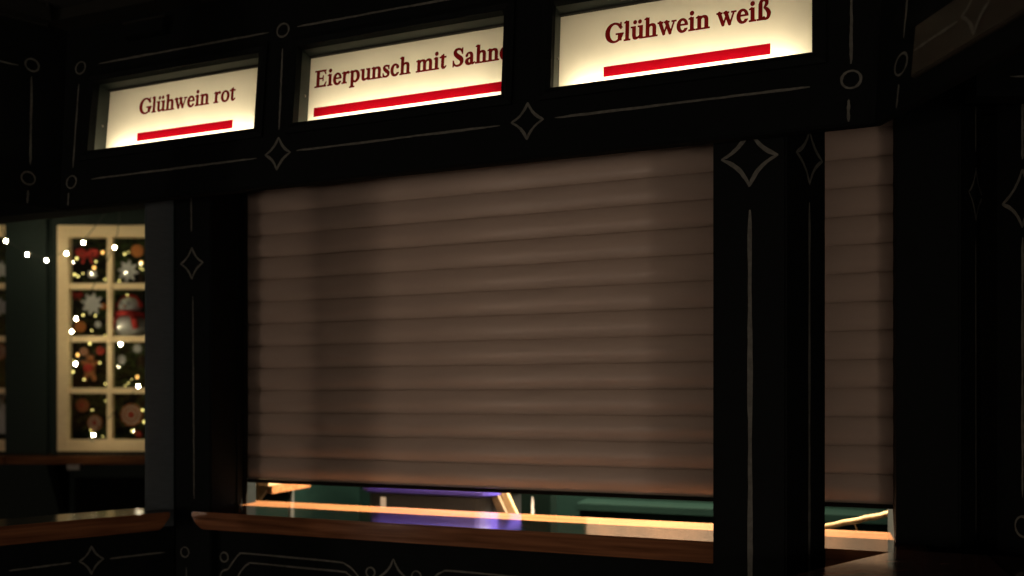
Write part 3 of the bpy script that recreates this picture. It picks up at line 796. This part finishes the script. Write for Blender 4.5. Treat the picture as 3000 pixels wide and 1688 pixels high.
def flat_orn(name, label, cat, px, py, rpx, mat, kind, back=.07, group=None, extra=None, lab=True):
    """a hanging cut-out ornament with real thickness"""
    dd = FD + back; r = rpx / 2060 * dd
    t = thing(name, label, cat, at_far(px, py, back), (0, 0, R(20 + random.uniform(-8, 8))), group)
    rng = random.Random(px)
    a0 = rng.uniform(0, 1)
    if kind == 'flake':
        mb = MB(); pts = []
        for k in range(48):
            a = 2 * math.pi * k / 48
            rr_ = r * (.78 + .22 * math.cos(8 * (a + a0)) + .05 * math.cos(16 * (a + a0)))
            pts.append((rr_ * math.cos(a), rr_ * math.sin(a)))
        mb.prism(pts, lambda x, z: (x, -.004, z), lambda x, z: (x, .004, z)); b = mb.build('body', mat, t)
        for k in range(8):
            a = 2 * math.pi * (k + .5) / 8 - a0
            MB().tube([(r * .15 * math.cos(a), -.006, r * .15 * math.sin(a)), (r * .7 * math.cos(a), -.006, r * .7 * math.sin(a))], r * .045, 5).build('rib', mat, b)
    else:
        mb = MB(); pts = []
        for k in range(60):
            a = 2 * math.pi * k / 60
            rr_ = r * (.90 + .10 * abs(math.cos(5 * a + a0)))
            pts.append((rr_ * math.cos(a), rr_ * math.sin(a)))
        mb.prism(pts, lambda x, z: (x, -.005, z), lambda x, z: (x, .005, z)); b = mb.build('body', mat, t)
        im = MB()
        for rr_ in (.72, .40):
            P = [(r * rr_ * (1 + .08 * math.cos(10 * a)) * math.cos(a), -.006, r * rr_ * (1 + .08 * math.cos(10 * a)) * math.sin(a)) for a in [2 * math.pi * k / 40 for k in range(41)]]
            im.tube(P, r * .035, 5, False)
        im.build('icing', extra or 'snow', b)
        if kind == 'flower':
            MB().ball((0, -.006, 0), r * .22, 8, 6).build('centre', 'red', b)
    MB().tube([(0, 0, r * .8), (0, .0, r + .12)], .0012, 4).build('thread', 'wire', t)
    return t
A = lambda cx, cy: (42.9 + .2133 * cx, 549.6 + .2133 * cy)
B = lambda cx, cy: (42.9 + .2133 * cx, 841.5 + .2133 * cy)
k_ = .2133
gs, gg = 'white snowflakes in the windows', 'gingerbread ornaments in the windows'
for (p, r, lab) in [(A(1310, 620), 132, 'large white snowflake in the top right pane of the cream window'),
                    (A(890, 655), 58, 'small white snowflake low in the top left pane of the cream window'),
                    (A(885, 1005), 135, 'large white snowflake in the second row left pane of the cream window'),
                    (A(955, 1252), 46, 'small pale snowflake below the large one in the second row left pane'),
                    (B(1422, 165), 60, 'white snowflake at the upper right of the third row right pane'),
                    (B(1232, 295), 62, 'white snowflake left of its twin in the third row right pane')]:
    flat_orn('snowflake', lab, 'snowflake', p[0], p[1], r * k_, 'snow', 'flake', .06, gs)
for (p, r, lab, mat, kd, ic_) in [
    (A(1420, 380), 76, 'orange disc ornament in the top right pane above the large snowflake', 'orange', 'disc', 'ginger'),
    (A(745, 1275), 66, 'orange disc ornament low in the second row left pane', 'orange', 'disc', 'ginger'),
    (A(1020, 1035), 40, 'small orange ornament peeping out right of the second row left snowflake', 'orange', 'disc', 'ginger'),
    (B(770, 835), 82, 'reddish flower ornament at the upper left of the bottom left pane', 'ginger', 'flower', 'red'),
    (B(920, 1040), 98, 'brown gingerbread flower in the middle of the bottom left pane', 'ginger', 'flower', 'snow'),
    (B(1350, 945), 138, 'large round gingerbread flower in the bottom right pane', 'ginger', 'flower', 'snow'),
    (B(985, 190), 52, 'small red ornament at the upper right of the third row left pane', 'red', 'disc', 'ginger'),
    (B(790, 200), 50, 'small brown gingerbread in the upper left of the third row left pane', 'ginger', 'disc', 'snow'),
    (B(1435, 1175), 42, 'small red ornament below the large gingerbread flower in the bottom right pane', 'red', 'disc', 'ginger')]:
    flat_orn('gingerbread', lab, 'ornament', p[0], p[1], r * k_, mat, kd, .08, gg, ic_)
for (px, py, r, lab, mat, kd) in [(2, 678, 22, 'white snowflake in the second pane of the window at the left edge', 'snow', 'flake'),
                              (0, 772, 24, 'white snowflake in the middle pane of the window at the left edge', 'snow', 'flake'),
                              (-3, 885, 22, 'brown gingerbread in the third pane of the window at the left edge', 'ginger', 'flower')]:
    flat_orn('snowflake' if kd == 'flake' else 'gingerbread', lab, 'snowflake' if kd == 'flake' else 'ornament', px, py, r, mat, kd, .06)

# white deer in the bottom pane of the left-edge window
p = at_far(5, 1090, .06)
de = thing('deer_figure', 'white deer figure in the bottom pane of the window at the left edge', 'figure', p, (0, 0, R(20)))
def blob(parent, name, pts, rad, mat, n=8): return MB().tube(catmull(pts, 5), [r for r in np.interp(np.linspace(0, len(rad) - 1, (len(pts) - 1) * 5 + 1), range(len(rad)), rad)], n).build(name, mat, parent, smooth=True)
blob(de, 'body', [(.03, 0, .0), (.02, 0, .08), (.0, 0, .14), (.01, 0, .19), (.035, 0, .20)], [.045, .05, .035, .022, .012], 'snow')
for sx_ in (-1, 1):
    blob(de, 'antler', [(.0, .012 * sx_, .20), (-.01, .02 * sx_, .25), (.01, .025 * sx_, .29)], [.006, .005, .003], 'snow', 6)

# red bow and teddy, white ornament with red swags
def bow(px, py, r, label):
    dd = FD + .07; r = r * k_ / 2060 * dd
    t = thing('red_bow', label, 'bow', at_far(px, py, .07), (0, 0, R(20)))
    for s in (-1, 1):
        blob(t, 'loop', [(0, 0, 0), (s * r * .5, -.006, r * .35), (s * r * .95, 0, r * .2), (s * r * .75, .004, -r * .15), (s * r * .1, 0, -.002)], [r * .12, r * .22, r * .26, r * .2, r * .1], 'red')
        blob(t, 'tail', [(0, 0, 0), (s * r * .3, -.004, -r * .4), (s * r * .5, 0, -r * .9)], [r * .1, r * .14, r * .16], 'red')
    MB().ball((0, -.006, 0), r * .2, 8, 6).build('knot', 'red', t)
p = A(830, 420); bow(p[0], p[1], 120, 'dark red bow in the upper part of the top left pane')
p = A(710, 900); bow(p[0], p[1], 60, 'small red bow in the corner of the second row left pane')
p = B(860, 400)
td = thing('gingerbread_figure', 'brown figure with a red middle in the third row left pane', 'figure', at_far(p[0], p[1] + 16, .08), (0, 0, R(20)))
blob(td, 'body', [(0, 0, .0), (0, 0, .05), (0, 0, .09)], [.035, .042, .03], 'ginger')
MB().ball((0, 0, .125), .03, 10, 7).build('head', 'ginger', td)
for s in (-1, 1):
    blob(td, 'arm', [(s * .02, 0, .08), (s * .06, -.004, .095)], [.018, .014], 'ginger')
    blob(td, 'leg', [(s * .015, 0, .01), (s * .04, -.004, -.04)], [.020, .016], 'ginger')
MB().ball((0, -.02, .05), .036, 10, 7).build('waistcoat', 'red', td)

p = A(1335, 1380)
hs = thing('snowman', 'white snowman with a red scarf in the second row right pane', 'figure', at_far(p[0], p[1], .12), (0, 0, R(20)))
MB().ball((0, 0, .075), .118, 18, 12, .8).build('body', 'snow', hs, smooth=True)
hd = MB().ball((0, -.005, .215), .080, 16, 11, .88).build('head', 'snow', hs, smooth=True)
for s_ in (-1, 1):
    MB().ball((s_ * .026, -.078, .232), .008, 6, 5).build('eye', 'black', hd)
    blob(hs, 'scarf_end', [(s_ * .055, -.075, .145), (s_ * .075, -.095, .10), (s_ * .085, -.092, .045)], [.022, .026, .022], 'red')
MB().tube([(0, -.075, .212), (0, -.115, .206)], [.011, .003], 6).build('nose', 'orange', hd)
MB().tube([(.098 * math.cos(a), .092 * math.sin(a) - .002, .152 - .006 * math.sin(a)) for a in [2 * math.pi * k / 24 for k in range(25)]], .025, 7, False).build('scarf', 'red', hs, smooth=True)
MB().tube(catmull([(-.082, -.01, .235), (-.05, -.01, .285), (0, -.01, .298), (.05, -.01, .285), (.082, -.01, .235)], 4), .012, 7).build('earmuff_band', 'red', hs, smooth=True)
for s_ in (-1, 1): MB().ball((s_ * .082, -.01, .225), .024, 8, 6).build('earmuff', 'red', hs, smooth=True)

# fairy lights among the greenery: small dim bulbs
fl = thing('fairy_lights', 'string of small yellow fairy lights among the fir greenery in the cream window', 'fairy lights', at_far(260, 1100, .10), (0, 0, R(20)))
small = [A(740, 447), A(705, 470), A(930, 508), A(678, 660), A(720, 680), A(777, 645), A(1037, 718), A(1270, 418), A(1313, 398), A(1450, 580), A(1480, 600), A(1205, 735), A(779, 1138), A(923, 1145), A(880, 1320), A(1037, 1378), A(1300, 900),
         B(858, 105), B(672, 310), B(848, 252), B(660, 440), B(792, 528), B(975, 335), B(1040, 580), B(1352, 530), B(1312, 575), B(1275, 603), B(1430, 612), B(1042, 780), B(888, 890), B(868, 1132), B(1010, 1203), B(1480, 890), B(1500, 1030), B(1358, 1135)]
amber = [A(910, 580), A(1465, 520), B(715, 240), B(1420, 500), A(1010, 400)]
inv = (Matrix.Translation(at_far(260, 1100, .10)) @ Matrix.Rotation(R(20), 4, 'Z')).inverted()
bm_ = MB().ball((0, 0, 0), .0060, 8, 6, 1.35); am_ = MB().ball((0, 0, 0), .0105, 8, 6, 1.2)
fb = None; ab = None; wirepts = []
for k, q in enumerate(small):
    loc = inv @ at_far(q[0], q[1], random.uniform(.05, .10)); wirepts.append(loc)
    sc = random.choice((.55, .7, .85, 1.0, 1.15))
    if fb is None: fb = bm_.build('bulb', 'fairy', fl, smooth=True, loc=loc); o = fb
    else: o = link('bulb', fb.data, fl, loc)
    o.scale = (sc, sc, sc)
for q in amber:
    loc = inv @ at_far(q[0], q[1], .09)
    if ab is None: ab = am_.build('bulb', 'amber', fl, smooth=True, loc=loc)
    else: link('bulb', ab.data, fl, loc)
wirepts.sort(key=lambda v: -v.z)
MB().tube(catmull([tuple(v + Vector((0, .012, 0))) for v in wirepts], 3), .0018, 4).build('wire', 'wire', fl)

# big bulbs hanging in front of the window
def bulb_string(name, label, px, back, ends, r=.0070):
    o = at_far(px[0][0], px[0][1], back)
    t = thing(name, label, 'string lights', o, (0, 0, R(20)), 'bulb strings hanging across the courtyard')
    iv = (Matrix.Translation(o) @ Matrix.Rotation(R(20), 4, 'Z')).inverted()
    pts = [iv @ at_far(*q, back) for q in px]
    b0_ = None
    for q in pts:
        if b0_ is None:
            b0_ = MB().ball((0, 0, 0), r, 10, 8, 1.35).build('bulb', 'bulb', t, smooth=True, loc=q)
            sk = MB().tube([(0, 0, r * 1.2), (0, 0, r * 2.6)], r * .6, 8); s0 = sk.build('socket', 'wire', b0_)
        else:
            b_ = link('bulb', b0_.data, t, q); link('socket', s0.data, b_)
    w = [iv @ at_far(*e, back) for e in ends[0]] + [q + Vector((0, 0, r * 2.6)) for q in pts] + [iv @ at_far(*e, back) for e in ends[1]]
    MB().tube(catmull([tuple(q) for q in w], 5), .0026, 5).build('wire', 'wire', t, smooth=True)
    return t
bulb_string('string_lights', 'sagging string of bright round bulbs in front of the green stall across the courtyard', [(-28, 520), (0, 552), (15, 606), (68, 640), (117, 655), (167, 637), (210, 610)], -.42, ([(-60, 470)], [(250, 555), (290, 500), (330, 430)]))
bulb_string('string_lights', 'string of bright bulbs dangling down before the panes of the cream window', [(288, 622), (192, 802), (181, 834), (190, 915), (303, 866), (348, 971), (235, 1094)], -.30, ([(300, 480)], [(236, 1110)]))

# festoon of globe bulbs added out of view to light the shutter
ft = thing('string_lights', 'added string of unseen globe bulbs between three low posts behind the viewer', 'string lights', (-2.1, -4.5, 0), (0, 0, R(4)), 'bulb strings hanging across the courtyard')
for xp in (-1.54, 1.3, 4.1):
    MB().tube([(xp, 0, 0), (xp, 0, 1.42)], [.045, .035], 8).build('post', 'twig', ft, bevel=.004)
wp = []
g0 = None
spots = []
for k in range(13):                                   # wound round the first post
    a = 1.9 * k; spots.append((-1.54 + .085 * math.cos(a), .085 * math.sin(a), .62 + .065 * k, .0))
for k in range(18):                                   # then on to the other two posts
    t = (k + .5) / 18; x = -1.40 + 5.4 * t
    span = (x + 1.54) / 2.84 if x < 1.3 else (x - 1.3) / 2.8
    spots.append((x, 0, 1.36 - .26 * math.sin(math.pi * span), .055))
for k in range(8):                                    # and wound round the last post
    a = 1.9 * k; spots.append((4.1 + .085 * math.cos(a), .085 * math.sin(a), 1.30 - .085 * k, .0))
for (x, y, z, hang) in spots:
    wp.append((x, y, z))
    if g0 is None:
        g0 = MB().ball((0, 0, 0), .030, 12, 8).build('bulb', 'globe', ft, smooth=True, loc=(x, y, z - hang))
        s1 = MB().tube([(0, 0, .028), (0, 0, .052)], .013, 8).build('socket', 'wire', g0)
    else:
        b_ = link('bulb', g0.data, ft, (x, y, z - hang)); link('socket', s1.data, b_)
MB().tube(catmull(wp, 4), .004, 5).build('wire', 'wire', ft, smooth=True)
